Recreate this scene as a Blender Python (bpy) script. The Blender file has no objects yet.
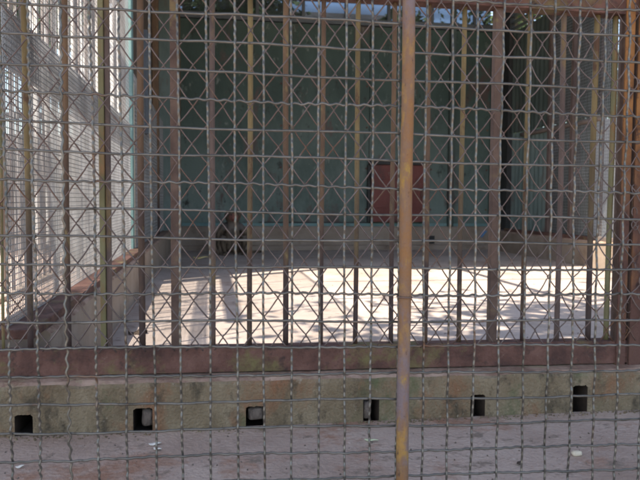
import bpy, bmesh, math, random
from mathutils import Vector, Matrix, noise
random.seed(7)
R = math.radians
col = bpy.context.scene.collection
sc = bpy.context.scene

# ---------------------------------------------------------------- helpers
class MB:
    def __init__(s): s.v = []; s.f = []; s.m = []; s.sm = []
    def box(s, x0, x1, y0, y1, z0, z1, mi=0):
        b = len(s.v)
        s.v += [(x0,y0,z0),(x1,y0,z0),(x1,y1,z0),(x0,y1,z0),(x0,y0,z1),(x1,y0,z1),(x1,y1,z1),(x0,y1,z1)]
        for q in ((0,3,2,1),(4,5,6,7),(0,1,5,4),(1,2,6,5),(2,3,7,6),(3,0,4,7)):
            s.f.append(tuple(b+i for i in q)); s.m.append(mi); s.sm.append(False)
        return s
    def tube(s, pts, r, n=6, a=None, b=None, cap=True, mi=0):
        """polyline tube; a,b optional fixed cross-section axes; r number or list"""
        base = len(s.v); N = len(pts)
        pts = [Vector(p) for p in pts]
        for i, p in enumerate(pts):
            rr = r[i] if isinstance(r, (list, tuple)) else r
            if a is not None: A, B = a, b
            else:
                t = (pts[min(i+1, N-1)] - pts[max(i-1, 0)]).normalized()
                ref = Vector((0,1,0)) if abs(t.y) < .8 else Vector((1,0,0))
                A = t.cross(ref).normalized(); B = t.cross(A).normalized()
            for k in range(n):
                an = 2*math.pi*k/n
                s.v.append(tuple(p + A*(rr*math.cos(an)) + B*(rr*math.sin(an))))
        for i in range(N-1):
            for k in range(n):
                k2 = (k+1) % n
                s.f.append((base+i*n+k, base+i*n+k2, base+(i+1)*n+k2, base+(i+1)*n+k)); s.m.append(mi); s.sm.append(n > 4)
        if cap:
            s.f.append(tuple(base+k for k in range(n))[::-1]); s.m.append(mi); s.sm.append(False)
            s.f.append(tuple(base+(N-1)*n+k for k in range(n))); s.m.append(mi); s.sm.append(False)
        return s
    def quad(s, a, b, c, d, mi=0):
        i = len(s.v); s.v += [tuple(a), tuple(b), tuple(c), tuple(d)]; s.f.append((i,i+1,i+2,i+3)); s.m.append(mi); s.sm.append(False)
        return s
    def build(s, name, mats, parent=None, bevel=0, fixn=True):
        me = bpy.data.meshes.new(name); me.from_pydata(s.v, [], s.f)
        if not isinstance(mats, (list, tuple)): mats = [mats]
        for m in mats: me.materials.append(m)
        me.polygons.foreach_set('material_index', s.m); me.polygons.foreach_set('use_smooth', s.sm)
        me.update()
        if fixn:
            bm = bmesh.new(); bm.from_mesh(me); bmesh.ops.recalc_face_normals(bm, faces=bm.faces); bm.to_mesh(me); bm.free()
        o = bpy.data.objects.new(name, me); col.objects.link(o)
        if parent: o.parent = parent
        if bevel:
            md = o.modifiers.new('bevel', 'BEVEL'); md.width = bevel; md.segments = 2; md.limit_method = 'ANGLE'
        return o

def tag(o, label=None, cat=None, group=None, kind=None):
    if label: o['label'] = label
    if cat: o['category'] = cat
    if group: o['group'] = group
    if kind: o['kind'] = kind
    return o
def empty(name, loc, label, cat, group=None):
    o = bpy.data.objects.new(name, None); col.objects.link(o); o.location = loc; o.empty_display_size = .1
    return tag(o, label, cat, group)
def local(o, e):
    """mesh written in world coordinates -> child of empty e"""
    o.parent = e
    o.matrix_parent_inverse = Matrix.Translation(e.location).inverted()
    return o

def mat(name, stops, scale=4, stretch=(1,1,1), rough=.75, metal=0, bump=.2, bscale=60, over=None, zmask=None, detail=8, spec=.4, bdist=.01):
    """mottled procedural: stops [(pos,rgb)], over=(rgb, scale, lo, hi) second patchy colour, zmask=(z_lo,z_hi) limits it to low parts"""
    m = bpy.data.materials.new(name); m.use_nodes = True
    nt = m.node_tree; N = nt.nodes; L = nt.links
    b = N['Principled BSDF']
    tc = N.new('ShaderNodeTexCoord'); mp = N.new('ShaderNodeMapping'); mp.inputs['Scale'].default_value = stretch
    L.new(tc.outputs['Object'], mp.inputs['Vector'])
    n = N.new('ShaderNodeTexNoise'); n.inputs['Scale'].default_value = scale; n.inputs['Detail'].default_value = detail; n.inputs['Roughness'].default_value = .65
    L.new(mp.outputs[0], n.inputs['Vector'])
    r = N.new('ShaderNodeValToRGB'); L.new(n.outputs['Fac'], r.inputs[0])
    e = r.color_ramp.elements
    while len(e) < len(stops): e.new(.5)
    for i, (p, c) in enumerate(stops): e[i].position = p; e[i].color = (*c, 1)
    out = r.outputs[0]
    if over:
        overs = over if isinstance(over, list) else [over]
        for k, (c, s2, lo, hi) in enumerate(overs):
            n2 = N.new('ShaderNodeTexNoise'); n2.inputs['Scale'].default_value = s2; n2.inputs['Detail'].default_value = 9; n2.inputs['Roughness'].default_value = .7
            off = N.new('ShaderNodeVectorMath'); off.operation = 'ADD'; off.inputs[1].default_value = (13.7*(k+1), 5.1, 2.3*(k+1))
            L.new(mp.outputs[0], off.inputs[0]); L.new(off.outputs[0], n2.inputs['Vector'])
            mr = N.new('ShaderNodeMapRange'); mr.inputs[1].default_value = lo; mr.inputs[2].default_value = hi
            L.new(n2.outputs['Fac'], mr.inputs[0])
            fac = mr.outputs[0]
            if zmask and k == 0:
                sx = N.new('ShaderNodeSeparateXYZ'); L.new(tc.outputs['Object'], sx.inputs[0])
                mz = N.new('ShaderNodeMapRange'); mz.inputs[1].default_value = zmask[1]; mz.inputs[2].default_value = zmask[0]
                L.new(sx.outputs[2], mz.inputs[0])
                mu = N.new('ShaderNodeMath'); mu.operation = 'MULTIPLY'; L.new(fac, mu.inputs[0]); L.new(mz.outputs[0], mu.inputs[1]); fac = mu.outputs[0]
            mx = N.new('ShaderNodeMix'); mx.data_type = 'RGBA'
            L.new(fac, mx.inputs[0]); L.new(out, mx.inputs[6]); mx.inputs[7].default_value = (*c, 1); out = mx.outputs[2]
    L.new(out, b.inputs['Base Color'])
    b.inputs['Roughness'].default_value = rough; b.inputs['Metallic'].default_value = metal
    b.inputs['Specular IOR Level'].default_value = spec
    if bump:
        n3 = N.new('ShaderNodeTexNoise'); n3.inputs['Scale'].default_value = bscale; n3.inputs['Detail'].default_value = 6
        L.new(tc.outputs['Object'], n3.inputs['Vector'])
        bp = N.new('ShaderNodeBump'); bp.inputs['Strength'].default_value = bump; bp.inputs['Distance'].default_value = bdist
        L.new(n3.outputs['Fac'], bp.inputs['Height']); L.new(bp.outputs[0], b.inputs['Normal'])
    return m

M = {}
M['wire'] = mat('galvanised_wire', [(.3,(.075,.074,.068)),(.7,(.18,.178,.165))], 14, rough=.33, metal=.6, bump=.3, bscale=400, bdist=.001, over=[((.14,.07,.04), 5, .60, .70), ((.045,.042,.036), 30, .58, .68)])
M['chain'] = mat('chain_wire', [(.3,(.085,.062,.06)),(.7,(.21,.17,.162))], 12, rough=.45, metal=.45, bump=0, over=[((.13,.06,.03), 5, .5, .7)])
M['finewire'] = mat('fine_wire', [(.3,(.22,.225,.235)),(.7,(.44,.45,.47))], 6, rough=.42, metal=.5, bump=0)
M['pole'] = mat('rusty_pole', [(.40,(.20,.105,.045)),(.5,(.17,.105,.07)),(.60,(.28,.165,.05))], 18, (1,1,.5), rough=.8, bump=.7, bscale=250, bdist=.002, over=[((.15,.12,.13), 8, .53, .61), ((.27,.175,.045), 40, .58, .68), ((.06,.04,.035), 70, .60, .68)])
M['bar_ochre'] = mat('ochre_paint', [(.38,(.135,.098,.042)),(.62,(.235,.175,.08))], 11, (1,1,.4), rough=.65, bump=.5, bscale=200, bdist=.002, over=[((.062,.042,.040), 8, .36, .50), ((.10,.052,.03), 24, .56, .63)], zmask=(.42,.85))
M['bar_brown'] = mat('brown_rust', [(.38,(.115,.07,.045)),(.62,(.19,.118,.068))], 11, (1,1,.4), rough=.7, bump=.5, bscale=200, bdist=.002, over=[((.062,.042,.040), 8, .34, .50), ((.22,.165,.08), 20, .58, .65)], zmask=(.42,.85))
M['bar_mauve'] = mat('mauve_rust', [(.38,(.09,.065,.06)),(.62,(.16,.115,.102))], 11, (1,1,.4), rough=.7, bump=.5, bscale=200, bdist=.002, over=[((.20,.14,.07), 9, .56, .66)])
M['bar_olive'] = mat('olive_paint', [(.35,(.12,.11,.05)),(.65,(.2,.19,.1))], 9, (1,1,.4), rough=.6, bump=.2, bscale=200, bdist=.002, over=[((.24,.12,.05), 6, .56, .66)])
M['beam'] = mat('rusty_beam', [(.34,(.075,.04,.035)),(.5,(.135,.068,.055)),(.66,(.185,.10,.082))], 12, rough=.88, bump=.8, bscale=110, bdist=.005, over=[((.165,.14,.065), 7, .54, .66), ((.05,.035,.032), 18, .57, .67), ((.24,.17,.13), 40, .64, .72)])
M['post'] = mat('orange_rust', [(.36,(.15,.065,.035)),(.52,(.29,.135,.05)),(.68,(.36,.18,.065))], 9, (1,1,.5), rough=.85, bump=.7, bscale=120, bdist=.003, over=[((.12,.062,.05), 6, .28, .42), ((.055,.03,.028), 24, .55, .63)], zmask=(.55,.85))
M['postdark'] = mat('dark_and_shaded_rust', [(.36,(.085,.056,.048)),(.62,(.155,.105,.085))], 12, rough=.85, bump=.5, bscale=120, bdist=.003, over=[((.2,.15,.08), 9, .58, .66)])
M['curb'] = mat('olive_concrete', [(.32,(.155,.115,.072)),(.5,(.225,.175,.115)),(.68,(.30,.245,.17))], 9, (1,1,.6), rough=.93, bump=1, bscale=140, bdist=.006, over=[((.25,.12,.065), 5.2, .52, .66), ((.09,.072,.05), 14, .53, .64), ((.38,.33,.26), 40, .61, .70), ((.12,.13,.07), 6, .54, .66)])
M['ledge'] = mat('pink_ledge', [(.38,(.22,.135,.10)),(.62,(.42,.30,.24))], 14, rough=.92, bump=.6, bscale=80, bdist=.005, over=[((.36,.3,.2), 12, .55, .65), ((.15,.085,.06), 16, .6, .7)])
M['ground'] = mat('pinkish_concrete', [(.3,(.34,.25,.205)),(.5,(.45,.35,.30)),(.7,(.54,.44,.38))], 2.6, rough=.93, bump=.9, bscale=90, bdist=.006, over=[((.34,.19,.13), 3.4, .54, .66), ((.24,.19,.155), 15, .56, .66), ((.6,.53,.47), 50, .62, .70)])
M['floor'] = mat('floor_concrete', [(.3,(.32,.265,.23)),(.5,(.41,.345,.31)),(.7,(.48,.415,.38))], 1.3, rough=.9, bump=.6, bscale=50, bdist=.006, over=[((.30,.225,.185), 2.3, .54, .68), ((.27,.22,.195), 9, .58, .66), ((.18,.14,.12), 26, .64, .7)])
M['plinth'] = mat('tan_plinth', [(.3,(.25,.19,.145)),(.5,(.32,.255,.205)),(.7,(.38,.31,.26))], 3, rough=.92, bump=.4, bscale=50, bdist=.005, over=[((.18,.13,.1), 3, .56, .7)])
M['teal'] = mat('teal_panel', [(.3,(.030,.055,.046)),(.5,(.046,.08,.068)),(.7,(.065,.105,.09))], 2.2, (1,1,.5), rough=.6, bump=.3, bscale=30, over=[((.15,.205,.188), 1.5, .33, .55), ((.095,.07,.062), 2.6, .55, .62), ((.025,.03,.026), 9, .58, .66), ((.19,.225,.205), 14, .60, .68)], zmask=(.5,1.9))  # paler low patches of paint also carry the floor's bounce light as colour
M['tealtop'] = mat('dark_green_panel', [(.3,(.02,.042,.036)),(.7,(.04,.075,.062))], 1.6, (1,1,.5), rough=.55, bump=.1, bscale=30, over=[((.02,.03,.028), 1.4, .5, .65)])
M['tealpaint'] = mat('teal_paint', [(.3,(.1,.2,.2)),(.7,(.2,.33,.33))], 7, rough=.6, bump=.1, over=[((.2,.18,.14), 6, .6, .7)])
M['cream'] = mat('cream_and_sunlit_edge', [(.3,(.55,.47,.36)),(.7,(.72,.66,.54))], 9, rough=.7, bump=.1)
M['red'] = mat('red_paint', [(.3,(.13,.035,.03)),(.7,(.20,.06,.05))], 5, (1,1,.5), rough=.6, bump=.3, over=[((.09,.04,.038), 6, .53, .65), ((.2,.13,.11), 22, .63, .7)])
M['dark'] = mat('dark_steel', [(.3,(.02,.022,.022)),(.7,(.05,.05,.05))], 6, rough=.7, bump=.1)
M['greysteel'] = mat('grey_steel', [(.3,(.07,.085,.10)),(.7,(.12,.14,.165))], 6, rough=.5, bump=.1)
M['corr'] = mat('corrugated_sheet', [(.3,(.10,.15,.145)),(.7,(.2,.26,.25))], 5, (1,1,.4), rough=.5, metal=.2, bump=.1, over=[((.14,.1,.09), 3, .55, .68)])
M['corrdark'] = mat('corrugated_dark', [(.3,(.04,.06,.052)),(.7,(.09,.115,.105))], 5, (1,1,.4), rough=.5, metal=.1, bump=.1, over=[((.09,.065,.06), 4, .52, .62)])
M['brickdark'] = mat('brown_wall', [(.3,(.055,.04,.032)),(.7,(.12,.095,.075))], 5, rough=.9, bump=.4)
M['stone'] = mat('grey_stone', [(.3,(.10,.078,.066)),(.7,(.22,.18,.155))], 30, rough=.95, bump=1, bscale=150, bdist=.004)
M['white'] = mat('white_scrap', [(.3,(.6,.58,.54)),(.7,(.8,.78,.74))], 20, rough=.8, bump=0)
M['yellow'] = mat('yellow_peel', [(.3,(.7,.5,.12)),(.7,(.85,.75,.45))], 60, rough=.6, bump=0)
M['orange'] = mat('orange_peel', [(.3,(.5,.17,.04)),(.7,(.65,.28,.08))], 60, rough=.6, bump=0)
M['green'] = mat('pale_green_leaf', [(.3,(.4,.48,.3)),(.7,(.6,.66,.48))], 60, rough=.6, bump=0)
M['blue'] = mat('blue_plastic', [(.3,(.07,.2,.42)),(.7,(.12,.28,.5))], 30, rough=.4, bump=0)
M['leaf_and_hole_shade'] = mat('dead_leaf', [(.3,(.04,.03,.025)),(.7,(.09,.065,.05))], 30, rough=.8, bump=0)
M['render'] = mat('whitewash', [(.3,(.76,.76,.76)),(.7,(.84,.84,.84))], 2, rough=.9, bump=.2, over=[((.6,.57,.54), 1.5, .6, .7)])
M['pinkwall'] = mat('pink_render', [(.36,(.17,.145,.14)),(.6,(.40,.36,.345))], 9, (1,1,.5), rough=.9, bump=.3, over=[((.09,.085,.08), 12, .48, .56), ((.66,.64,.63), 18, .58, .64)])
M['slat'] = mat('pale_slat', [(.3,(.45,.44,.42)),(.7,(.78,.77,.75))], 5, (1,1,.3), rough=.8, bump=.2, over=[((.17,.15,.13), 5, .52, .60)])
M['rod'] = mat('grey_rod', [(.3,(.10,.08,.075)),(.7,(.24,.2,.18))], 5, (1,1,.3), rough=.7, bump=.1)
M['bark'] = mat('bark', [(.3,(.07,.05,.035)),(.7,(.16,.12,.09))], 10, (1,1,.3), rough=.95, bump=.6)
M['leaf'] = mat('leaf', [(.3,(.035,.07,.02)),(.7,(.09,.14,.045))], 1.5, rough=.6, bump=0)
M['leaf2'] = mat('leaf_pale', [(.3,(.06,.10,.03)),(.7,(.14,.19,.07))], 1.5, rough=.6, bump=0)
M['tin'] = mat('roof_tin', [(.3,(.18,.17,.16)),(.7,(.3,.29,.28))], 2, rough=.6, metal=.2, bump=.1)

# ---------------------------------------------------------------- ground and floor
g = MB(); g.quad((-120,-60,0),(120,-60,0),(120,160,0),(-120,160,0))
tag(g.build('ground', M['ground']), kind='structure')
g = MB(); g.box(-9,9,-8,1.805,-.05,.019)
tag(g.build('pavement', M['ground']), kind='structure')
g = MB(); g.quad((-.42,2.03,.004),(3.49,2.03,.004),(3.49,8.42,.004),(-.42,8.42,.004))
tag(g.build('floor', M['floor']), kind='structure')

def tz(x, z): return z - .0087*(x-.35)          # the whole front sill drops slightly to the right

# ---------------------------------------------------------------- front curb with drain holes
HX = [(-.477,-.434,.010,.066,.09),(-.192,-.144,.006,.074,.12),(.093,.144,.006,.070,.12),(.405,.449,.004,.084,.12),(.705,.747,.012,.084,.12),(1.006,1.05,.012,.101,.12)]
def curb_front():
    mb = MB()
    xs = set(); x = -3.2
    while x < 4.2: xs.add(round(x,4)); x += .02
    for h in HX:
        for k in range(8): xs.add(h[0]+(h[1]-h[0])*k/7)
    xs = sorted(xs)
    xx = [xs[0]]
    for x in xs[1:]:
        if x - xx[-1] > .004 or any(h[0]-1e-6 <= x <= h[1]+1e-6 for h in HX): xx.append(x)
    xs = xx
    def prof(x, holehere):
        h = next((h for h in HX if h[0]-1e-6 <= x <= h[1]+1e-6), None)
        lo, hi = (h[2], h[3]) if h else (.04, .09)
        jx = 0
        if h:
            hi += .0045*noise.noise(Vector((x*170,1,3))) - (.004 if min(x-h[0],h[1]-x) < .004 else 0)
            lo += .003*noise.noise(Vector((x*170,6,3)))
        e = noise.noise(Vector((x*9, 0, 0)))*.004 + noise.noise(Vector((x*35, 3, 0)))*.003
        e2 = max(0, noise.noise(Vector((x*11, 7, 0)))+.1)*.022 + max(0, noise.noise(Vector((x*45, 2, 0))))*.006
        w = noise.noise(Vector((x*5, 1, 2)))*.002
        P = [(1.80+w,-.05),(1.80+w,lo),(1.80+w,hi),(1.80+w+e*.2,.128+e*.5),(1.804+abs(e)*.6+e2*.4,.1375+e*.5-e2*.35),(1.815+e2,.1425),(1.84,.1435+e*.4),(1.90,.146),(2.03,.146),(2.03,-.05)]
        return [Vector((x, v, tz(x, z) if i else z)) for i,(v,z) in enumerate(P)]
    rows = [prof(x, 0) for x in xs]
    base = len(mb.v)
    for r in rows: mb.v += [tuple(p) for p in r]
    n = len(rows[0])
    for i in range(len(xs)-1):
        xm = (xs[i]+xs[i+1])/2
        h = next((h for h in HX if h[0] < xm < h[1]), None)
        for k in range(n-1):
            if h and k == 1: continue
            a = base+i*n+k
            mb.f.append((a, a+1, a+n+1, a+n)); mb.m.append(1 if 4 <= k <= 7 else 0); mb.sm.append(False)
    for h in HX:
        x0,x1,z0,z1,d = h; d += .07; z0 = tz((x0+x1)/2,z0); z1 = tz((x0+x1)/2,z1)
        y0 = 1.8035; y1 = 1.80+d; z1 += .006; z0 -= .004; x0 -= .0015; x1 += .0015
        j = lambda: random.uniform(-.003,.003)
        F = [Vector((x0,y0,z0)),Vector((x1,y0,z0)),Vector((x1,y0,z1)),Vector((x0,y0,z1))]
        B = [Vector((x0+.004+j(),y1,z0+.002)),Vector((x1-.004+j(),y1,z0+.002)),Vector((x1-.006+j(),y1,z1-.004)),Vector((x0+.006+j(),y1,z1-.004))]
        for q in range(4):
            q2 = (q+1)%4; mb.quad(F[q],F[q2],B[q2],B[q],2)
        mb.quad(*B,2)
    return mb
fc = curb_front().build('concrete_curb', [M['curb'], M['ledge'], M['leaf_and_hole_shade']], fixn=True)  # third material darkens the hole linings, shade of the recess as colour
tag(fc, 'low olive brown concrete curb with six drain holes along the front of the cage', 'curb', 'concrete curbs round the cage')

def rock(name, c, s, m, label, cat, group=None, seed=0, sub=3):
    bm = bmesh.new(); bmesh.ops.create_icosphere(bm, subdivisions=sub, radius=1)
    for v in bm.verts:
        d = v.co.normalized()
        p = Vector([math.copysign(abs(t)**.55, t) for t in d])
        p *= 1 + .13*noise.noise(d*1.7+Vector((seed*3.1,0,0)))
        v.co = Vector((p.x*s[0], p.y*s[1], p.z*s[2]))
    me = bpy.data.meshes.new(name); bm.to_mesh(me); bm.free(); me.materials.append(m)
    for p in me.polygons: p.use_smooth = True
    o = bpy.data.objects.new(name, me); col.objects.link(o); o.location = c
    return tag(o, label, cat, group)
rock('stone', (-.158,1.845,.048), (.0165,.035,.024), M['stone'], 'brown stone block filling the second drain hole from the left', 'stone', 'stones stuck in the drain holes', 1)
rock('stone', (.120,1.84,.048), (.022,.035,.019), M['stone'], 'grey rounded stone stuck in the third drain hole from the left', 'stone', 'stones stuck in the drain holes', 2)
rock('stone', (.4175,1.84,.045), (.0115,.035,.026), M['stone'], 'narrow grey stone in the drain hole left of the rusty pole', 'stone', 'stones stuck in the drain holes', 3)

# ---------------------------------------------------------------- front grille of bars
gr = empty('bar_grille', (.35,1.88,.144), 'row of thin rusty upright bars between two red brown rails, front of the cage', 'grille')
def long_beam(x0, x1, y0, y1, z0, z1, seed):
    mb = MB(); st = .03; n = int((x1-x0)/st); sec = []
    for i in range(n+1):
        x = x0+(x1-x0)*i/n
        k = noise.noise(Vector((x*20, seed, 0)))*.0015; k2 = noise.noise(Vector((x*12, seed, 5)))*.002
        zz0, zz1 = tz(x,z0), tz(x,z1)
        mb.v += [(x,y0+k,zz0+.002+k2),(x,y0+k,zz1-.004),(x,y0+.003,zz1+k2*.4),(x,y1,zz1+k2*.4),(x,y1,zz0)]
    for i in range(n):
        for q in range(5):
            q2 = (q+1)%5; a = i*5
            mb.f.append((a+q,a+q2,a+5+q2,a+5+q)); mb.m.append(0); mb.sm.append(False)
    mb.f.append((0,1,2,3,4)); mb.m.append(0); mb.sm.append(False)
    mb.f.append(tuple(n*5+q for q in range(5))); mb.m.append(0); mb.sm.append(False)
    return mb
local(long_beam(-3.2, 4.2, 1.858, 1.905, .1465, .214, 1).build('bottom_rail', M['beam']), gr)
local(long_beam(-3.2, 4.2, 1.858, 1.905, 1.147, 1.225, 4).build('top_rail', M['beam']), gr)
BARS = [(-.521,.0045,'o'),(-.456,.0085,'y'),(-.362,.0085,'b'),(-.176,.0095,'b'),(.008,.0080,'m'),(.108,.0078,'y'),(.204,.0085,'b'),(.303,.0070,'b'),(.398,.0075,'y'),(.501,.0075,'b'),(.599,.0080,'b'),(.699,.0075,'y'),(.890,.0080,'y'),(.996,.0085,'m'),(1.093,.0090,'y'),(1.152,.0085,'o')]
x = -.62
while x > -3.1: BARS.append((x,.008,random.choice('ybm'))); x -= .095
x = 1.40
while x < 4.1: BARS.append((x,.008,random.choice('ybm'))); x += .095
mm = {'y':'bar_ochre','b':'bar_brown','m':'bar_mauve','o':'bar_olive'}
for (x, r, c) in BARS:
    pts = []
    dx = random.uniform(-.0025,.0025); 
    for k in range(25):
        z = tz(x,.212) + k*(1.148-.212)/24
        pts.append((x+dx*k/24+.0012*math.sin(z*5+x*30), 1.882, z))
    mb = MB(); mb.tube(pts, r*.9, 12)
    local(mb.build('bar', M[mm[c]]), gr)
# three square section uprights among the round bars
for (x0,x1,a,b) in ((-.280,-.266,'bar_olive','bar_mauve'),(-.100,-.079,'postdark','postdark'),(.786,.809,'postdark','postdark')):
    mb = MB(); mb.box(x0,x1,1.872,1.897,tz(x0,.212),1.149)
    if x0 < -.2: mb.box(x1+.0005,x1+.013,1.880,1.899,tz(x0,.212),1.149,1)
    local(mb.build('square_bar', [M[a],M[b]], bevel=.002), gr)

# upper continuation of the front above the top rail
up = empty('upper_grille', (.35,1.88,1.23), 'upper row of rusty bars standing on the red brown rail at the very top', 'grille')
x = -3.1
while x < 4.1:
    mb = MB(); mb.tube([(x,1.882,1.222),(x,1.882,2.3)], .008, 8); local(mb.build('bar', M['bar_brown']), up); x += .19
mb = MB(); mb.box(-3.2,4.2,1.858,1.905,2.3,2.38); local(mb.build('top_rail', M['beam']), up)

# ---------------------------------------------------------------- right corner: rusty channel posts
def channel_post(x0, x1, y0, y1, z0, z1, name):
    p = empty(name, ((x0+x1)/2, (y0+y1)/2, z0), '', 'post')
    mb = MB(); zs = [z0+(z1-z0)*k/40 for k in range(41)]
    mb.box(x0,x1,y0,y0+.006,z0,z1)
    local(mb.build('front_plate', M['post'], bevel=.0015), p)
    mb = MB(); mb.box(x0,x0+.006,y0+.0065,y1,z0,z1); mb.box(x1-.006,x1,y0+.0065,y1,z0,z1)
    local(mb.build('side_flange', M['postdark'], bevel=.001), p)  # flanges darker than the front plate: side-face shade put into the colour
    return p
p1 = channel_post(1.168,1.196,1.853,1.878,.13,2.3,'steel_post'); p1['label'] = 'orange rusty steel post with mauve side flange, next to the last bar'; p1['group']='rusty corner posts'
p2 = channel_post(1.206,1.30,1.850,1.95,.12,2.3,'steel_post'); p2['label'] = 'wider orange brown steel post at the right edge of the photo'; p2['group']='rusty corner posts'
# bolts
for z in (.62,.95,.36):
    mb = MB(); mb.tube([(1.25,1.849,z),(1.25,1.842,z)], .007, 6, Vector((1,0,0)), Vector((0,0,1)))
    local(mb.build('bolt', M['postdark']), p2)
# ---------------------------------------------------------------- chain link in front of the bars
def chain_link():
    mb = MB(); w = .07297/2; p = .1004; v0 = 1.838
    u0 = -.1863; z0 = .8467
    k0, k1 = -32, 62; top = 1.20; 
    nodes = {}
    def node(k, j):
        if (k,j) not in nodes:
            x = u0+k*w; z = z0 + j*p/2
            sag = .004*math.sin(x*2.3+z*3)
            rnd = random.gauss(0,.0011), random.gauss(0,.0016)
            if x > .85: rnd = (rnd[0]*1.8, rnd[1]*2)
            nodes[(k,j)] = Vector((x+rnd[0]+.0025*math.sin(z*7+x*3), v0, z+sag+rnd[1]))
        return nodes[(k,j)]
    for k in range(k0, k1):
        pts = []
        j = -13
        while j < 9:
            kk = k if (j+k) % 2 == 0 else k+1
            n = node(kk, j)
            if n.z < tz(n.x,.214)+.003 and False: pass
            side = -1 if kk == k+1 else 1                  # which side of this wire the corner lies
            y = v0 + (.0018 if side > 0 else -.0018)
            pts.append((n, side, y)); j += 1
        path = []
        for i, (n, side, y) in enumerate(pts):
            if i > 0:
                a = pts[i-1][0]; path.append(Vector((n.x+(a.x-n.x)*.14+side*.0*w, y, n.z+(a.z-n.z)*.14)))
            path.append(Vector((n.x - side*.0012, y + (-.0018 if side<0 else .0018)*0, n.z)))
            if i < len(pts)-1:
                b = pts[i+1][0]; path.append(Vector((n.x+(b.x-n.x)*.14, y, n.z+(b.z-n.z)*.14)))
                for t in (.38,.62):
                    bow = .0016*math.sin(math.pi*t)*side if n.x < .85 else .0045*math.sin(math.pi*t)*side
                    path.append(Vector((n.x+(b.x-n.x)*t + bow*.6, v0*(1)+0*(y-v0), n.z+(b.z-n.z)*t)))
        lo = tz(u0+k*w,.208)
        path = [q for q in path if lo < q.z < top]
        if len(path) > 2: mb.tube(path, .0019, 6)
    return mb
cl = chain_link().build('chain_link_fence', M['chain'], fixn=False)
tag(cl, 'rusty chain link netting of tall diamonds stretched over the upright bars', 'fence')

# curled wire ends on the right post
for k in range(26):
    mb = MB(); z = .24 + k*.037 + random.uniform(-.01,.01); x = 1.186 + random.uniform(-.012,.05)
    r = random.uniform(.007,.014); a0 = random.uniform(0,6)
    pts = [(x + r*math.cos(a0+t*.55)*(1-.03*t), 1.835-.0012*t, z + 1.3*r*math.sin(a0+t*.55)) for t in range(9)]
    mb.tube(pts, .0016, 5)
    tag(mb.build('wire_curl', M['chain'], fixn=False), 'dark curled wire end hooked over the orange rusty corner posts', 'wire', 'curled wire ends on the corner posts')

# ---------------------------------------------------------------- woven wire screen nearest the camera
def screen():
    mb = MB(); nrm = Vector((.0279,.9996,0)); dirs = Vector((.9996,-.0279,0)); up_ = Vector((0,0,1))
    def P(i, j):
        s = -.1252 + .04475*i + .0064*(j/16)*(1-i/18)
        z = .9025 - .0006*i - .0444*j
        wob = .0022*math.sin(s*9+z*4)+.0015*math.sin(z*13)
        dz = .0014*math.sin(s*11+j*1.3); ds = .0012*math.sin(z*8+i*1.9)
        return Vector((.0317+(s+ds)*.9996, 1.138-.0279*s+wob, z+dz))
    rr_ = random.Random(21); offj = {j: rr_.gauss(0,.0007) for j in range(-30,60)}; offi = {i: rr_.gauss(0,.0007) for i in range(-30,60)}
    i0,i1,j0,j1 = -16,34,-12,20
    per = 8
    hw = {3:1.25,6:.95,10:1.0,12:.7,-1:.9,8:.1,13:.5,16:.5}
    vw = {-3:1.35,-2:.5,13:.7,-5:.6,14:.5,2:.25}
    for j in range(j0, j1):
        ang = hw.get(j, random.choice([.05,.15,.25,.35])); ph = random.uniform(0,6); amp = .00095*random.uniform(.8,1.2)*(1.35 if ang > .9 else 1)
        pts = []
        N = (i1-i0)*per
        for k in range(N+1):
            i = i0 + k/per
            c = math.sin(2*math.pi*2*i+ph)
            wv = .0020*math.cos(math.pi*(i+j))
            am = amp*(.65+.8*(.5+noise.noise(Vector((i*.7,j*3.1,1)))))
            p = P(i, j) + up_*(am*c*math.sin(ang)+offj[j]+.0009*noise.noise(Vector((i*.5,j*5,9)))) + nrm*(amp*c*math.cos(ang)*.8 + wv)
            pts.append(p)
        if pts[0].z > .022: mb.tube(pts, .00205, 7, up_, nrm)
    per = 18
    for i in range(i0, i1):
        ang = vw.get(i, random.choice([.15,.3,.45,.55])); ph = random.uniform(0,6); fq = 2 if ang > .9 else 3
        amp = .0009*random.uniform(.85,1.2)*(1.35 if ang > .9 else 1)
        pts = []
        N = (j1-j0)*per
        for k in range(N+1):
            j = j0 + k/per
            c = math.sin(2*math.pi*fq*j+ph)
            wv = -.0018*math.cos(math.pi*(i+j))
            am = amp*(.65+.8*(.5+noise.noise(Vector((i*3.3,j*.7,4)))))
            p = P(i, j) + dirs*(am*c*math.sin(ang)+offi[i]+.0009*noise.noise(Vector((i*5,j*.5,2)))) + nrm*(amp*c*math.cos(ang)*1.25 + wv)
            if p.z > .022: pts.append(p)
        mb.tube(pts, .00195, 7, dirs, nrm)
    return mb
ws = screen().build('wire_mesh_screen', M['wire'], fixn=False)
tag(ws, 'grey crimped wire mesh screen of square openings standing nearest the camera', 'mesh screen')

# pole in front of it
mb = MB()
pts = [(.318+.0006*math.sin(k*.9)+.0012*(k/30-.4), 1.1105, .0+k*1.55/30) for k in range(31)]
mb.tube(pts, .0103, 20)
tag(mb.build('support_pole', M['pole']), 'rusty round upright pole with orange and mauve patches, in front of the wire screen', 'pole')
mb = MB()
pts = [(.3175+.0122*math.cos(t*.42), 1.1105+.0122*math.sin(t*.42), .4475+.0022*math.sin(t*.3)+.0004*t) for t in range(17)]
mb.tube(pts, .0014, 6)
tag(mb.build('tie_wire', M['chain'], fixn=False), 'loop of thin wire tying the rusty pole to the mesh screen', 'wire')

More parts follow.
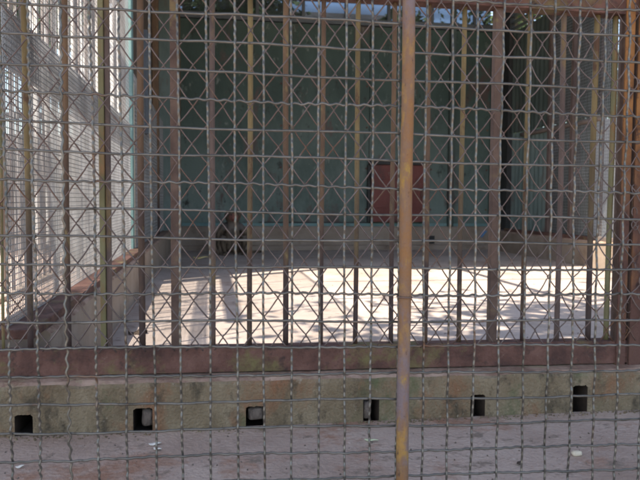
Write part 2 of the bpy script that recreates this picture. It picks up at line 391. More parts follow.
# ---------------------------------------------------------------- side curbs
def side_curb(xin, xout, y0, y1, ztop, name):
    mb = MB(); n = int((y1-y0)/.05); s = 1 if xout > xin else -1
    for i in range(n+1):
        y = y0+(y1-y0)*i/n
        e = noise.noise(Vector((y*8, xin, 0)))*.006; e2 = noise.noise(Vector((y*3, xin, 4)))*.004
        mb.v += [(xin+e2,y,-.02),(xin+e2,y,ztop-.012+e),(xin+s*.012+e,y,ztop+e*.4),(xout,y,ztop),(xout,y,-.02)]
    for i in range(n):
        for q in range(4):
            a = i*5+q; mb.f.append((a,a+1,a+6,a+5)); mb.m.append(1 if q in (1,2) else 0); mb.sm.append(False)
    for a in (0, n*5): mb.f.append(tuple(a+q for q in range(5))); mb.m.append(0); mb.sm.append(False)
    return mb.build(name, [M['plinth'], M['ledge']])
o = side_curb(-.44,-.62,2.032,8.40,.24,'concrete_curb'); tag(o,'tan concrete curb with pink ledge running back along the left side of the cage','curb','concrete curbs round the cage')
o = side_curb(3.50,3.66,2.032,8.40,.25,'concrete_curb'); tag(o,'tan concrete curb under the corrugated sheets and mesh on the right side','curb','concrete curbs round the cage')

# ---------------------------------------------------------------- left side mesh panel
def fine_mesh(x, y0, y1, z0, z1, sp, w, along='y'):
    mb = MB(); a = y0
    while a <= y1:
        d = random.uniform(-.0015,.0015)
        if along == 'y': mb.box(x-w/2,x+w/2,a+d,a+d+w,z0,z1)
        else: mb.box(a+d,a+d+w,x-w/2,x+w/2,z0,z1)
        a += sp
    b = z0
    while b <= z1:
        d = random.uniform(-.0015,.0015)
        if along == 'y': mb.box(x+w*.55,x+w*1.5,y0,y1,b+d,b+d+w)
        else: mb.box(y0,y1,x+w*.55,x+w*1.5,b+d,b+d+w)
        b += sp
    return mb
lp = empty('mesh_side_panel', (-.53,3.4,.24), 'fine wire mesh panel on a red brown rail along the left side of the cage', 'mesh panel', 'mesh side panels')
mb = MB(); mb.box(-.545,-.455,1.91,5.02,.2405,.266); local(mb.build('bottom_rail', M['beam'], bevel=.003), lp)
local(fine_mesh(-.53,1.95,4.93,.267,1.12,.0165,.0022).build('wire_mesh', M['finewire'], fixn=False), lp)
local(fine_mesh(-.536,1.95,4.93,1.122,2.75,.024,.0016).build('wire_mesh', M['finewire'], fixn=False), lp)
local(fine_mesh(-.543,1.95,4.93,.96,1.125,.0105,.0021).build('overlap_strip', M['finewire'], fixn=False), lp)
for y in (2.28,2.7,3.15,3.62,3.95,4.4):
    mb = MB(); mb.tube([(-.560,y,.262),(-.560,y,2.75)], .008, 8); local(mb.build('frame_rod', M['rod']), lp)
mb = MB(); mb.box(-.556,-.515,4.94,5.03,.261,3.25); local(mb.build('end_post', M['tealpaint'], bevel=.003), lp)
mb = MB(); mb.box(-.558,-.52,5.032,5.12,.242,1.42); local(mb.build('sunlit_edge', M['cream'], bevel=.002), lp)  # cream strip paints the sunlit side of the post
mb = MB(); mb.tube([(-.54,1.91,2.76),(-.54,4.939,2.76)], .010, 8); local(mb.build('top_rail', M['beam']), lp)

# bent wire lying on the left ledge and scrap on the floor
mb = MB(); pts = [(-.475+.02*math.sin(t*.8), 1.98+.035*t, .247+.012*abs(math.sin(t*.6))) for t in range(14)]
mb.tube(pts, .003, 6)
tag(mb.build('bent_wire', M['leaf_and_hole_shade'], fixn=False), 'dark bent wire lying on the pink ledge of the left curb', 'wire')

# left solid wall of the shelter
sw = empty('side_wall', (-.55,6.8,.24), 'dark brown boarded wall with mesh over it, left rear of the cage', 'wall')
mb = MB(); mb.box(-.62,-.575,5.13,8.50,.241,3.25); local(mb.build('wall_panel', M['brickdark']), sw)
local(fine_mesh(-.53,5.14,8.40,.25,1.5,.03,.003).build('wire_mesh', M['finewire'], fixn=False), sw)
mb = MB(); mb.box(-.572,-.5,6.0,6.08,1.15,2.0); local(mb.build('grey_board', M['greysteel'], bevel=.003), sw)
mb = MB(); mb.box(-.572,-.51,7.4,7.48,.245,3.2); local(mb.build('upright', M['bar_brown'], bevel=.003), sw)

# ---------------------------------------------------------------- back wall
bw = empty('back_wall', (1.5,8.45,0), 'teal and dark green painted back wall with stained panels above a tan plinth', 'wall')
mb = MB(); n = 130
for i in range(n+1):
    x = -.44+3.94*i/n; e = noise.noise(Vector((x*6,0,0)))*.008
    mb.v += [(x,8.36+e*.4,-.01),(x,8.36+e*.4,.055+e),(x,8.405,.065),(x,8.41,.275),(x,8.425,.29+e*.3),(x,8.5,.29)]
for i in range(n):
    for q in range(5): a=i*6+q; mb.f.append((a,a+1,a+7,a+6)); mb.m.append(0); mb.sm.append(False)
local(mb.build('plinth', M['plinth']), bw)
# small drain openings: dark boxes on the plinth face, colour standing for shade inside
mb = MB(); mb.box(-.70,3.62,8.502,8.54,0,2.80); local(mb.build('backing_board', M['tealtop']), bw)
mb = MB(); mb.box(-.574,-.442,8.43,8.50,.0,3.25); local(mb.build('corner_board', M['corr']), bw)
xp = [-.44,.89,.93,2.02,2.88,3.5]
edges = [(-.44,.885),(.93,1.94),(1.945,2.70),(2.705,3.495)]
for k,(a,b) in enumerate(edges):
    mb = MB(); y = 8.452+.004*(k%2)
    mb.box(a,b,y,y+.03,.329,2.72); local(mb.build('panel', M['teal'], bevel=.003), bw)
    for q in (a+.03,b-.03):
        for t in range(5):
            mb = MB(); mb.tube([(q,y+.001,.5+.5*t),(q,y-.008,.5+.5*t)], .012, 8, Vector((1,0,0)), Vector((0,0,1))); local(mb.build('bolt', M['beam']), bw)
mb = MB(); mb.box(.887,.928,8.47,8.5,.3,2.72); local(mb.build('dark_gap', M['dark']), bw)
mb = MB(); mb.box(-.44,3.5,8.44,8.47,.292,.328); local(mb.build('foot_strip', M['tealpaint']), bw)
mb = MB(); mb.box(.6,2.0,8.436,8.439,.329,.343); local(mb.build('slot', M['dark']), bw)
for k in range(2):
    x = (-.40,2.95)[k]; mb = MB(); mb.box(x,x+.07,8.40,8.449,.29,3.2); local(mb.build('upright', M['bar_brown'] if k==0 else M['corrdark'], bevel=.003), bw)
mb = MB(); mb.box(-.44,3.5,8.42,8.5,2.725,2.80); local(mb.build('window_sill', M['greysteel'], bevel=.004), bw)
mb = MB(); mb.box(-.44,3.5,8.43,8.47,2.99,3.02)
local(mb.build('window_rail', M['greysteel']), bw)
for x in (.0,.55,1.1,1.62,2.15,2.7,3.25):
    mb = MB(); mb.box(x,x+.035,8.43,8.47,2.801,3.25); local(mb.build('mullion', M['greysteel']), bw)
# dirty glass strip
def glassmat():
    m = bpy.data.materials.new('dirty_glass'); m.use_nodes = True; nt = m.node_tree; N = nt.nodes; L = nt.links
    N.remove(N['Principled BSDF']); out = N['Material Output']
    t = N.new('ShaderNodeBsdfTransparent'); t.inputs[0].default_value = (.52,.56,.62,1)
    d = N.new('ShaderNodeBsdfPrincipled'); d.inputs['Base Color'].default_value = (.10,.12,.14,1); d.inputs['Roughness'].default_value = .35
    no = N.new('ShaderNodeTexNoise'); no.inputs['Scale'].default_value = 3; no.inputs['Detail'].default_value = 6
    mr = N.new('ShaderNodeMapRange'); mr.inputs[1].default_value = .35; mr.inputs[2].default_value = .7; mr.inputs[3].default_value = .1; mr.inputs[4].default_value = .5
    L.new(no.outputs['Fac'], mr.inputs[0])
    mx = N.new('ShaderNodeMixShader'); L.new(mr.outputs[0], mx.inputs[0]); L.new(t.outputs[0], mx.inputs[1]); L.new(d.outputs[0], mx.inputs[2]); L.new(mx.outputs[0], out.inputs[0])
    return m
M['glass'] = glassmat()
mb = MB(); mb.box(-.43,3.49,8.478,8.484,2.801,3.25); local(mb.build('window_pane', M['glass']), bw)

# drain holes in back plinth
for x,z,w,h,l in ((2.737,.125,.085,.10,'small dark drain opening in the back plinth right of the red hatch'),(-.37,.14,.03,.04,'tiny dark hole in the back plinth near the left corner')):
    mb = MB(); mb.box(x-w/2,x+w/2,8.372 if z<.07 else 8.398,8.404,z-h/2,z+h/2)
    o = mb.build('drain_opening', M['dark'], bevel=.004); tag(o, l, 'drain', 'openings in the back plinth')

# red hatch
rh = empty('red_hatch', (2.3,8.44,.345), 'dark red painted square metal hatch at the foot of the teal back wall', 'hatch')
mb = MB(); mb.box(1.955,2.67,8.37,8.445,.345,1.045); local(mb.build('door_panel', M['red'], bevel=.006), rh)
mb = MB(); mb.box(1.935,2.69,8.35,8.448,1.047,1.095); local(mb.build('shadow_lintel', M['dark'], bevel=.004), rh)  # top of the frame, toned dark for the shadow line over the hatch
for a, b in ((1.92,1.952),(2.673,2.70)):
    mb = MB(); mb.box(a,b,8.40,8.448,.345,1.045); local(mb.build('jamb', M['dark']), rh)
mb = MB(); mb.box(2.58,2.60,8.350,8.369,.64,.76); local(mb.build('handle', M['beam'], bevel=.003), rh)
for z_ in (.47,.92):
    mb = MB(); mb.tube([(1.952,8.362,z_-.045),(1.952,8.362,z_+.045)], .013, 8); local(mb.build('hinge', M['dark']), rh)
for z_ in (.52,.87):
    mb = MB(); mb.box(1.975,2.65,8.362,8.3695,z_,z_+.028); local(mb.build('stiffener', M['red'], bevel=.002), rh)
# blue tag
mb = MB(); mb.quad((3.36,8.399,.17),(3.40,8.396,.15),(3.47,8.396,.235),(3.42,8.399,.24)); mb.quad((3.36,8.402,.17),(3.40,8.401,.15),(3.47,8.401,.235),(3.42,8.402,.24))
tag(mb.build('blue_scrap', M['blue']), 'small scrap of blue plastic against the back plinth', 'litter')

# ---------------------------------------------------------------- right side wall
rw = empty('corrugated_wall', (3.55,7.6,.25), 'greenish vertical corrugated sheets with a rusty foot strip, right rear of the cage', 'wall')
def corr(x, y0, y1, z0, z1, m, name):
    mb = MB(); n = int((y1-y0)/.0125)
    for i in range(n+1):
        y = y0+(y1-y0)*i/n; dx = .012*math.sin(2*math.pi*(y-y0)/.1)
        mb.v += [(x+dx,y,z0),(x+dx,y,z1),(x+dx+.003,y,z1),(x+dx+.003,y,z0)]
    for i in range(n):
        for q in range(4): a=i*4+q; b=i*4+(q+1)%4; mb.f.append((a,b,b+4,a+4)); mb.m.append(0); mb.sm.append(False)
    return local(mb.build(name, m), rw)
corr(3.575,6.95,7.98,.262,1.415,M['corr'],'corrugated_sheet')
corr(3.585,5.9,8.2,1.42,2.62,M['corrdark'],'upper_sheet')
mb = MB(); mb.box(3.535,3.60,8.0,8.44,.26,3.2); local(mb.build('dark_board', M['dark']), rw)
mb = MB(); mb.box(3.515,3.56,6.1,8.0,.251,.285); local(mb.build('foot_strip', M['beam'], bevel=.004), rw)
mb = MB()
pts = [(3.555, 5.95+k*.09, 1.375+.004*math.sin(k*2.1)) for k in range(20)]
mb.tube(pts, [.019+.006*abs(math.sin(k*1.3)) for k in range(20)], 8)
local(mb.build('rusty_rail', M['rod']), rw)
corr(3.66,6.32,7.5,.25,1.43,M['corrdark'],'added_rear_sheet')  # added dark sheet that blocks bright gaps beyond the mesh
for i in range(7):
    z = 2.64+.075*i
    mb = MB(); mb.box(3.54,3.60,5.95,8.0,z,z+.012); local(mb.build('louvre', M['greysteel']), rw)
for (y,c) in ((6.92,'bar_mauve'),(6.45,'bar_mauve'),(8.21,'tealpaint')):
    mb = MB(); mb.box(3.52,3.556,y,y+.05,.286,2.62); local(mb.build('upright', M[c], bevel=.003), rw)
rp = empty('mesh_side_panel', (3.56,4.0,.25), 'sunlit white wire mesh panel on the right side curb, seen between the last bars', 'mesh panel', 'mesh side panels')
local(fine_mesh(3.56,1.95,6.91,.29,2.75,.03,.0032).build('wire_mesh', M['finewire'], fixn=False), rp)
mb = MB(); mb.box(3.545,3.585,1.95,6.09,.251,.289); local(mb.build('bottom_rail', M['rod'], bevel=.003), rp)
for y in (2.6,4.0,5.2,6.0):
    mb = MB(); mb.box(3.565,3.60,y,y+.035,.29,2.75); local(mb.build('upright', M['bar_mauve'] if y>5.5 else M['bar_olive'], bevel=.003), rp)

# ---------------------------------------------------------------- roofs
def sheet_roof(name, x0, x1, y0, y1, z, label, slope=0, mat_=None, wood=None):
    e = empty(name, ((x0+x1)/2,(y0+y1)/2,z), label, 'roof')
    mb = MB(); n = int((x1-x0)/.04)
    for i in range(n+1):
        x = x0+(x1-x0)*i/n; dz = .012*math.sin(i*math.pi/2)
        mb.v += [(x,y0,z+dz),(x,y1,z+dz+slope),(x,y1,z+dz+slope+.003),(x,y0,z+dz+.003)]
    for i in range(n):
        for q in range(4): a=i*4+q; b=i*4+(q+1)%4; mb.f.append((a,b,b+4,a+4)); mb.m.append(0); mb.sm.append(False)
    local(mb.build('roof_sheet', mat_ or M['tin']), e)
    k = 0
    y = y0+.1
    while y < y1:
        mb = MB(); zz = z+slope*(y-y0)/(y1-y0); mb.box(x0,x1,y,y+.05,zz-.09,zz-.015); local(mb.build('purlin', M['beam']), e); y += 1.1
    return e
sheet_roof('shelter_roof', -.75, 3.9, 5.0, 8.7, 3.30, 'grey corrugated roof sheet over the rear of the cage, above the teal wall', 0.0)
vr = sheet_roof('added_shade_roof', -2.6, 2.4, -.35, 1.74, 2.6, 'added unseen grey corrugated roof that shades the front of the cage', 0.0)  # added out of view to keep sun off the bars, curb and pavement
for x in (-2.5, 2.25):
    for y in (-.3, 1.6):
        mb = MB(); mb.box(x,x+.08,y,y+.08,0,2.5); local(mb.build('roof_post', M['beam']), vr)
# overhead frame of the open part of the cage
of = empty('overhead_frame', (1.5,3.5,2.78), 'rusty frame of beams spanning the open top of the cage', 'frame')
for x,w in ((.85,.03),(2.1,.035)):
    mb = MB(); mb.box(x,x+w,1.9,5.0,2.79,2.86); local(mb.build('beam', M['beam']), of)
for y in (2.35,3.3,4.2):
    mb = MB(); mb.tube([(-.53,y,2.77),(3.56,y,2.77)], .016, 8); local(mb.build('cross_rod', M['rod']), of)

# ---------------------------------------------------------------- outside
def tree(name, x, y, h, cr, n, label, m='leaf', trunk_h=None, group='trees beyond the cage', leaf=.11, squash=1):
    e = empty(name, (x,y,0), label, 'tree', group)
    rnd = random.Random(int(x*97+y*31)); th = trunk_h or h*.45
    mb = MB(); pts=[(x+.08*math.sin(k*.8),y+.06*math.cos(k),th*k/8) for k in range(9)]
    mb.tube(pts, [.16*(h/6)*(1-k*.07) for k in range(9)], 10)
    cl = []
    for k in range(9):
        a = rnd.uniform(0,6.28); rr = cr*rnd.uniform(.35,.8); c = Vector((x+rr*math.cos(a), y+rr*math.sin(a), th+(h-th)*rnd.uniform(.15,.85)))
        mb.tube([(x,y,th*.8),((x+c.x)/2,(y+c.y)/2,(th+c.z)/2*1.0),tuple(c)], [.06*h/6,.04*h/6,.015], 6); cl.append((c, cr*rnd.uniform(.3,.5)))
    local(mb.build('trunk', M['bark']), e)
    mb = MB()
    for k in range(18): 
        a = rnd.uniform(0,6.28); rr = cr*rnd.uniform(0,.85); cl.append((Vector((x+rr*math.cos(a), y+rr*math.sin(a), th+(h-th)*rnd.uniform(.1,.95))), cr*rnd.uniform(.18,.4)))
    for k in range(n):
        c, r = rnd.choice(cl); d = Vector((rnd.gauss(0,1),rnd.gauss(0,1),rnd.gauss(0,1))).normalized()*r*rnd.uniform(.3,1.05)
        p = c+Vector((d.x,d.y,d.z*.8*squash)); s = leaf*rnd.uniform(.5,1.2)
        a = Vector((rnd.gauss(0,1),rnd.gauss(0,1),rnd.gauss(0,.6))).normalized(); b = a.cross(Vector((rnd.gauss(0,1),rnd.gauss(0,1),rnd.gauss(0,1)))).normalized()
        mb.quad(p-a*s, p+b*s*.45, p+a*s, p-b*s*.45)
    local(mb.build('crown', M[m], fixn=False), e)
    return e
tree('broadleaf_tree', .6, 13.2, 6.2, 2.0, 6000, 'broad dark green tree behind the left half of the back window strip', 'leaf')
tree('broadleaf_tree', 6.6, 14.5, 6.6, 2.3, 6000, 'green tree behind the right half of the back window strip', 'leaf2')
tree('broadleaf_tree', 3.4, 12.6, 3.9, 1.5, 3500, 'low tree below the white building behind the back window', 'leaf2')
tree('broadleaf_tree', -2.5, 11.0, 5.5, 1.8, 6000, 'dark tree behind the pale slat fence, outside on the left', 'leaf')
tree('broadleaf_tree', -5.0, 10.0, 5.5, 2.0, 5000, 'spreading tree at the far left behind the slat fence', 'leaf')
tree('broadleaf_tree', 7.2, 7.2, 4.6, 1.9, 6000, 'leafy tree outside the right side mesh', 'leaf', trunk_h=1.0)
# tree over the walkway edge that dapples the right of the floor
tree('shade_tree', -1.6, .2, 5.3, 2.0, 0, 'tree with a thin spreading crown over the walkway', 'leaf', trunk_h=3.4, group='shade trees')
def branch_cluster(e, cx, cy, cz, rx, ry, rz, n, leaf=.07):
    rnd = random.Random(5); mb = MB()
    for k in range(n):
        p = Vector((cx+rnd.gauss(0,rx), cy+rnd.gauss(0,ry), cz+rnd.gauss(0,rz))); s = leaf*rnd.uniform(.6,1.3)
        a = Vector((rnd.gauss(0,1),rnd.gauss(0,1),rnd.gauss(0,.4))).normalized(); b = a.cross(Vector((0,0,1))).normalized() if abs(a.z)<.95 else Vector((1,0,0))
        mb.quad(p-a*s, p+b*s*.5, p+a*s, p-b*s*.5)
    return local(mb.build('leafy_branch', M['leaf'], fixn=False), e)
st = [o for o in col.objects if o.name.startswith('shade_tree')][0]
branch_cluster(st, .15, 1.75, 4.1, .5, .38, .18, 1500)
branch_cluster(st, -.9, 1.0, 4.3, .6, .35, .2, 900)
branch_cluster(st, .0, 2.35, 4.4, 1.0, .45, .2, 420, .06)

bld = empty('white_building', (3.9,21,0), 'white building glimpsed between trees through the back window strip', 'building')
mb = MB(); mb.box(2.6,5.2,21,24,0,5.9); local(mb.build('wall', M['render']), bld)
mb = MB(); mb.box(2.4,5.4,20.8,24.2,5.9,6.15); local(mb.build('roof', M['tin']), bld)
for x in (3.1,3.9,4.5): mb = MB(); mb.box(x,x+.35,20.97,20.998,4.7,5.5); local(mb.build('window', M['dark']), bld)

# pale slat fence seen through the left mesh
sf = empty('slat_fence', (-2.2,7.8,0), 'sunlit fence of pale upright slats with dark gaps, seen through the left mesh', 'fence', 'fences beyond the left mesh')
rnd = random.Random(3); x = -.98
while x > -4.4:
    w = rnd.uniform(.025,.055); mb = MB(); t = rnd.uniform(-.02,.02)
    mb.box(-w,0,-.011,.011,.12,rnd.uniform(3.0,3.2)); so_ = mb.build('slat', M['slat']); so_.parent = sf; so_.location = (x+2.2,t,0); so_.rotation_euler.z = R(-38+rnd.uniform(-8,8)); x -= w+rnd.uniform(.02,.10)
for z in (.3,1.45,2.7): mb = MB(); mb.box(-4.3,-.95,7.86,7.9,z,z+.06); local(mb.build('rail', M['rod']), sf)
# rods of the neighbouring cage
nf = empty('rod_fence', (-1.05,5.0,0), 'row of thin grey rods on a low kerb just outside the left mesh', 'fence', 'fences beyond the left mesh')
y = 2.6
while y < 7.6:
    mb = MB(); mb.tube([(-1.22,y,.03),(-1.22+rnd.uniform(-.02,.02),y,2.82)], .010, 6); local(mb.build('rod', M['slat'] if rnd.random()<.5 else M['rod']), nf); y += .17
mb = MB(); mb.box(-1.25,-1.19,2.5,7.7,0,.03); local(mb.build('kerb', M['plinth'], bevel=.01), nf)
mb = MB(); mb.box(-1.255,-1.185,2.5,7.7,2.821,2.87); local(mb.build('top_rail', M['rod']), nf)
# pinkish low wall and whitewashed wall
mb = MB(); mb.box(-5.5,-.95,8.6,8.8,0,1.35)
tag(mb.build('garden_wall', M['pinkwall'], bevel=.01), 'low pinkish rendered wall behind the pale slat fence on the left', 'wall')
ww = empty('whitewashed_wall', (-1.2,9.6,0), 'bright whitewashed wall seen through the mesh beside the left end post', 'wall')
mb = MB(); mb.box(-.75,.75,0,.2,0,3.8); wf = mb.build('wall_face', M['render'], bevel=.01); wf.parent = ww
ww.rotation_euler.z = R(-42)
wp = empty('added_bright_board', (4.25,6.9,0), 'pale board added outside the right mesh to brighten the gap beside the rusty corner posts', 'board')  # added board, turned to the sun as a bright backdrop
mb = MB(); mb.box(-.45,.45,0,.04,.02,1.5); wb = mb.build('board_face', M['render'], bevel=.005); wb.parent = wp
for q in (-.4,.36): mb = MB(); mb.box(q,q+.05,.041,.09,0,1.5); b_ = mb.build('leg', M['rod']); b_.parent = wp
wp.rotation_euler.z = R(-42)
# right outside: clipped hedge
hd = empty('hedge', (5.2,8,0), 'dark green hedge close outside the right side mesh', 'hedge')
rnd = random.Random(9); mb = MB()
for k in range(14000):
    p = Vector((rnd.uniform(4.7,5.5), rnd.uniform(3.5,13), rnd.uniform(.02,2.5)+.25*math.sin(k))); s_ = rnd.uniform(.04,.1)
    a = Vector((rnd.gauss(0,1),rnd.gauss(0,1),rnd.gauss(0,.7))).normalized(); b = a.cross(Vector((rnd.gauss(0,1),rnd.gauss(0,1),rnd.gauss(0,1)))).normalized()
    mb.quad(p-a*s_, p+b*s_*.5, p+a*s_, p-b*s_*.5)
local(mb.build('foliage', M['leaf'], fixn=False), hd)
for k in range(12):
    mb = MB(); y = 3.8+k*.78; mb.tube([(5.1,y,0),(5.08+.05*math.sin(k),y+.05,.9),(5.1,y,1.9)], [.04,.03,.015], 7); local(mb.build('stem', M['bark']), hd)

# ---------------------------------------------------------------- litter
def scrap(name, c, sx, sy, m, label, cat='litter', rz=0, curl=.3, hh=.004, group='scraps on the ground'):
    mb = MB(); n = 6
    for i in range(n+1):
        for j in range(4):
            a = i/n-.5; b = j/3-.5
            wv = (1-(2*a)**2)**.5 if abs(a)<.5 else 0
            x = a*sx; y = b*sy*(wv*.85+.15); z = hh*(.6+curl*math.sin(a*7)+curl*math.cos(b*5+a*3)); 
            c_, s_ = math.cos(rz), math.sin(rz)
            mb.v.append((x*c_-y*s_, x*s_+y*c_, z))
    for i in range(n):
        for j in range(3): a=i*4+j; mb.f.append((a,a+1,a+5,a+4)); mb.m.append(0); mb.sm.append(True)
    if c[1] < 1.8: c = (c[0]*.968, c[1]*.968, c[2]+.019)
    o = mb.build(name, M[m]); o.location = c
    md = o.modifiers.new('thick','SOLIDIFY'); md.thickness = .0012
    return tag(o, label, cat, group)
scrap('paper_scrap', (-.134,1.748,.003), .030,.014,'white','white paper scrap on the ground under the second drain hole', rz=.2)
scrap('paper_scrap', (-.125,1.71,.003), .022,.010,'white','small white fleck below the second drain hole', rz=-.5)
scrap('pale_leaf', (.405,1.70,.003), .034,.010,'green','pale green leaf on the ground left of the rusty pole', 'leaf', rz=-.35)
rock('pebble', (.845,1.487,.025), (.012,.007,.006), M['cream'], 'cream pebble on the ground right of the pole', 'pebble', seed=5, sub=2)
scrap('paper_scrap', (-.424,1.638,.003), .018,.011,'white','white scrap on the ground at the lower left', rz=.4)
scrap('dead_leaf', (.71,1.50,.003), .02,.012,'leaf_and_hole_shade','small dark dead leaf on the ground right of the pole', 'leaf', rz=1)
scrap('paper_scrap', (.60,1.79,.003), .018,.007,'white','tiny white scrap at the foot of the curb right of the pole', rz=.1)
scrap('fruit_peel', (-.084,7.227,.006), .16,.09,'yellow','yellow fruit peel on the cage floor left of the monkey', 'peel', rz=.2, hh=.02, group='peels on the cage floor')
scrap('fruit_peel', (-.36,8.2,.006), .07,.05,'orange','orange fruit peel on the cage floor near the left back corner', 'peel', rz=.2, hh=.02, group='peels on the cage floor')
for k,(x,y,z) in enumerate(((-.317,3.198,.006),)):
    scrap('dead_leaf', (x,y,z), .09,.05,'leaf_and_hole_shade','curled dark dead leaf on the floor by the left curb', 'leaf', rz=.5, hh=.012, curl=.9)
rnd = random.Random(12); mb = MB()
for k in range(260):
    x = rnd.uniform(-1.2,2.0); y = rnd.uniform(1.3,1.79); s = rnd.uniform(.001,.003)
    mb.tube([(x,y,.018),(x+rnd.uniform(-s,s),y+s,.019+s*.8)], [s, s*.6], 5)
tag(mb.build('grit', M['stone'], fixn=False), 'fine grit scattered on the ground at the foot of the curb', 'grit', kind='stuff')

rnd = random.Random(31); mb = MB()
for k in range(420):
    x = rnd.uniform(-.35,3.4); y = rnd.uniform(2.7,8.2); a = rnd.uniform(0,3.14); l = rnd.uniform(.01,.035); w_ = rnd.uniform(.001,.003)
    dx, dy = math.cos(a)*l, math.sin(a)*l
    mb.quad((x,y,.006),(x+dx,y+dy,.008),(x+dx-dy*w_/l,y+dy+dx*w_/l,.009),(x-dy*w_/l,y+dx*w_/l,.007))
tag(mb.build('straw', M['leaf_and_hole_shade'], fixn=False), 'bits of dark straw and chaff scattered over the cage floor', 'straw', kind='stuff')
rnd = random.Random(44); mb = MB()
for k in range(900):
    x = rnd.uniform(-1.5,2.2); y = 1.797-abs(rnd.gauss(0,.018)); s = rnd.uniform(.001,.0035)
    mb.tube([(x,y,.0185),(x+rnd.uniform(-s,s),y+rnd.uniform(-s,s),.019+s*.9)], [s*1.2, s*.5], 5)
tag(mb.build('crumbs', M['curb'], fixn=False), 'concrete crumbs and soil gathered along the foot of the front curb', 'crumbs', kind='stuff')

# ---------------------------------------------------------------- monkey
def monkey(loc, rz):
    root = empty('sitting_monkey', loc, 'small brown monkey with a reddish face sitting on the cage floor, facing the camera', 'monkey')
    root.rotation_euler.z = rz
    V = []; E_ = []; Rr = []
    def add(p, r, par=None):
        V.append(p); Rr.append(r); 
        if par is not None: E_.append((par, len(V)-1))
        return len(V)-1
    pel = add((0,.03,.095),(.095,.085))
    bel = add((0,.02,.19),(.092,.085), pel)
    ch = add((0,.0,.275),(.085,.078), bel)
    nk = add((0,-.03,.345),(.058,.055), ch)
    hd = add((0,-.055,.425),(.082,.078), nk)
    br = add((0,-.065,.470),(.062,.052), hd)
    mz = add((0,-.125,.405),(.036,.030), hd)
    mz2 = add((0,-.150,.396),(.025,.020), mz)
    for s in (-1,1):
        add((s*.094,-.035,.435),(.014,.020), hd)      # ear
        hip = add((s*.065,.0,.085),(.062,.062), pel)
        kn = add((s*.125,-.13,.205),(.042,.042), hip)
        sh = add((s*.112,-.11,.10),(.028,.030), kn)
        an = add((s*.10,-.10,.032),(.023,.022), sh)
        ft = add((s*.105,-.16,.020),(.023,.014), an)
        for t in range(4): add((s*.105+(t-1.5)*.013,-.205-.004*(t in (1,2)),.012),(.007,.006), ft)
        add((s*.105-s*.03,-.175,.012),(.007,.006), ft)
        so = add((s*.095,0,.300),(.050,.048), ch)
        el = add((s*.155,-.03,.215),(.032,.034), so)
        wr = add((s*.165,-.13,.105),(.020,.020), el)
        ha = add((s*.160,-.165,.055),(.020,.013), wr)
        L_ = (.030,.038,.040,.036)
        for t in range(4):
            k1 = add((s*.160+(t-1.5)*.011,-.180,.055-L_[t]*.5),(.0065,.0065), ha)
            add((s*.160+(t-1.5)*.012,-.184+.006,.055-L_[t]-.006),(.0055,.0055), k1)
        add((s*.160-s*.026,-.172,.040),(.0065,.006), ha)
    tl = pel
    for k in range(7): tl = add((.05+.05*k,.11+.02*math.sin(k),.03-.002*k),(.022-.0015*k,.022-.0015*k), tl)
    me = bpy.data.meshes.new('body'); me.from_pydata(V, E_, [])
    o = bpy.data.objects.new('body', me); col.objects.link(o); o.parent = root
    md = o.modifiers.new('skin','SKIN'); md.use_smooth_shade = True
    sk = me.skin_vertices[0].data
    for i, r in enumerate(Rr): sk[i].radius = r
    for i in range(len(V)): sk[i].use_root = (i == 0)
    md2 = o.modifiers.new('sub','SUBSURF'); md2.levels = 2; md2.render_levels = 2
    # fur
    m = bpy.data.materials.new('monkey_fur'); m.use_nodes = True; nt = m.node_tree; N = nt.nodes; L = nt.links; b = N['Principled BSDF']; b.inputs['Roughness'].default_value = .95; b.inputs['Specular IOR Level'].default_value = .1
    tc = N.new('ShaderNodeTexCoord')
    n = N.new('ShaderNodeTexNoise'); n.inputs['Scale'].default_value = 28; n.inputs['Detail'].default_value = 8; mp = N.new('ShaderNodeMapping'); mp.inputs['Scale'].default_value = (1,1,.3)
    L.new(tc.outputs['Object'], mp.inputs[0]); L.new(mp.outputs[0], n.inputs['Vector'])
    r = N.new('ShaderNodeValToRGB'); r.color_ramp.elements[0].color = (.065,.048,.036,1); r.color_ramp.elements[1].color = (.21,.16,.115,1); r.color_ramp.elements[0].position = .35; r.color_ramp.elements[1].position = .65
    L.new(n.outputs['Fac'], r.inputs[0]); out = r.outputs[0]
    def blob(c, lo, hi, colr, out):
        d = N.new('ShaderNodeVectorMath'); d.operation = 'DISTANCE'; L.new(tc.outputs['Object'], d.inputs[0]); d.inputs[1].default_value = c
        mr = N.new('ShaderNodeMapRange'); mr.inputs[1].default_value = hi; mr.inputs[2].default_value = lo; L.new(d.outputs['Value'], mr.inputs[0])
        mx = N.new('ShaderNodeMix'); mx.data_type = 'RGBA'; L.new(mr.outputs[0], mx.inputs[0]); L.new(out, mx.inputs[6]); mx.inputs[7].default_value = (*colr,1); return mx.outputs[2]
    out = blob((0,-.08,.30), .05, .09, (.22,.185,.16), out)
    out = blob((0,-.09,.22), .03, .08, (.13,.11,.095), out)
    out = blob((.08,-.04,.32), .03, .07, (.15,.132,.122), out)
    out = blob((-.08,-.04,.32), .03, .07, (.15,.132,.122), out)
    out = blob((.125,-.16,.2), .02, .06, (.16,.135,.115), out)
    out = blob((-.125,-.16,.2), .02, .06, (.16,.135,.115), out)
    out = blob((0,-.155,.415), .060, .074, (.27,.12,.10), out)
    L.new(out, b.inputs['Base Color'])
    n3 = N.new('ShaderNodeTexNoise'); n3.inputs['Scale'].default_value = 150; L.new(mp.outputs[0], n3.inputs['Vector'])
    bp = N.new('ShaderNodeBump'); bp.inputs['Strength'].default_value = .8; bp.inputs['Distance'].default_value = .01; L.new(n3.outputs['Fac'], bp.inputs['Height']); L.new(bp.outputs[0], b.inputs['Normal'])
    me.materials.append(m)
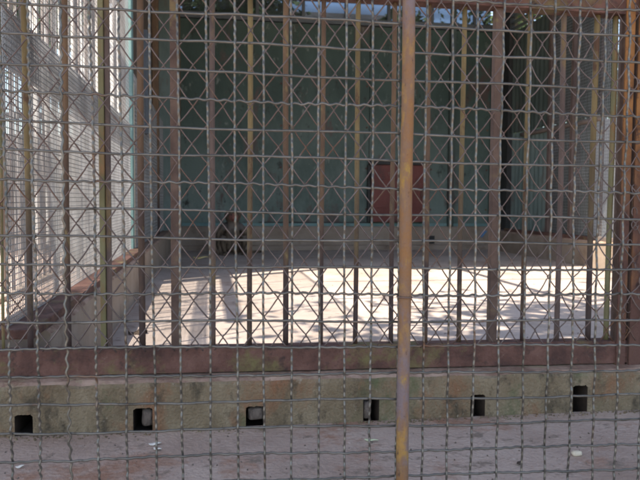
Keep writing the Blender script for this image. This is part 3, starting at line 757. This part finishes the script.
    # eyes and fur tufts
    for s in (-1,1):
        bm = bmesh.new(); bmesh.ops.create_uvsphere(bm, u_segments=10, v_segments=8, radius=.0085)
        e = bpy.data.meshes.new('eye'); bm.to_mesh(e); bm.free(); e.materials.append(M['dark']); eo = bpy.data.objects.new('eye', e); col.objects.link(eo); eo.parent = root; eo.location = (s*.026,-.128,.440)
    rnd = random.Random(2); mb = MB()
    segs = [((0,.03,.1),(0,.0,.28),.088),((0,-.01,.28),(0,-.02,.36),.068),((0,-.03,.42),(0,-.05,.47),.074)]
    for s in (-1,1): segs += [((s*.095,0,.300),(s*.155,-.03,.215),.036),((s*.155,-.03,.215),(s*.165,-.13,.105),.025),((s*.065,0,.085),(s*.125,-.13,.205),.045)]
    for k in range(2600):
        a, b_, rad = rnd.choice(segs); t = rnd.random(); a = Vector(a); b_ = Vector(b_); ax = (b_-a).normalized()
        d = Vector((rnd.gauss(0,1),rnd.gauss(0,1),rnd.gauss(0,1))); d = (d-ax*d.dot(ax)).normalized()
        p = a+(b_-a)*t+d*rad*.93
        if p.y < -.06 and p.z > .34: continue
        tip = p+d*.012+Vector((0,0,-.022)); sd = ax.cross(d)*.0018
        i = len(mb.v); mb.v += [tuple(p-sd),tuple(p+sd),tuple(tip)]; mb.f.append((i,i+1,i+2)); mb.m.append(0); mb.sm.append(False)
    fu = mb.build('fur', m, fixn=False); fu.parent = root
    return root
monkey((.25,7.78,.004), R(6))

# ---------------------------------------------------------------- light, world, camera
az = R(55); el = R(60)
T = Vector((math.sin(az)*math.cos(el), math.cos(az)*math.cos(el), -math.sin(el)))
su = bpy.data.lights.new('sun', 'SUN'); su.energy = 4.2; su.angle = R(.5); su.color = (1,.95,.88)
so = bpy.data.objects.new('sun', su); col.objects.link(so); so.rotation_euler = T.to_track_quat('-Z','Y').to_euler()
w = bpy.data.worlds.new('World'); sc.world = w; w.use_nodes = True
nt = w.node_tree; bg = nt.nodes['Background']; sky = nt.nodes.new('ShaderNodeTexSky'); sky.sky_type = 'NISHITA'; sky.sun_disc = False
sky.sun_elevation = el; sky.sun_rotation = math.atan2(-T.x, -T.y) % (2*math.pi)
nt.links.new(sky.outputs[0], bg.inputs[0]); bg.inputs[1].default_value = .15

cam = bpy.data.cameras.new('camera'); co = bpy.data.objects.new('camera', cam); col.objects.link(co); sc.camera = co
yaw = R(9); pitch = math.atan(40/700); roll = R(.4)
fh = Vector((math.sin(yaw), math.cos(yaw), 0)); rt = Vector((math.cos(yaw), -math.sin(yaw), 0)); z = Vector((0,0,1))
F = fh*math.cos(pitch)-z*math.sin(pitch); U = z*math.cos(pitch)+fh*math.sin(pitch)
Rv = rt*math.cos(roll)+U*math.sin(roll); Uv = U*math.cos(roll)-rt*math.sin(roll)
m4 = Matrix((( Rv.x,Uv.x,-F.x,0),(Rv.y,Uv.y,-F.y,0),(Rv.z,Uv.z,-F.z,.61),(0,0,0,1)))
co.matrix_world = m4
cam.lens = 36*700/640; cam.sensor_width = 36; cam.clip_start = .05; cam.clip_end = 400
cam.dof.use_dof = True; cam.dof.focus_distance = 1.55; cam.dof.aperture_fstop = 11

sc.view_settings.view_transform = 'Standard'; sc.view_settings.look = 'None'; sc.view_settings.gamma = 1; sc.view_settings.use_curve_mapping = False
sc.view_settings.exposure = 1.5
sc.view_settings.use_white_balance = True; sc.view_settings.white_balance_temperature = 7300; sc.view_settings.white_balance_tint = 10
try: sc.cycles.filter_width = 1.9; sc.cycles.max_bounces = 10; sc.cycles.diffuse_bounces = 6; sc.cycles.transparent_max_bounces = 24
except Exception: pass
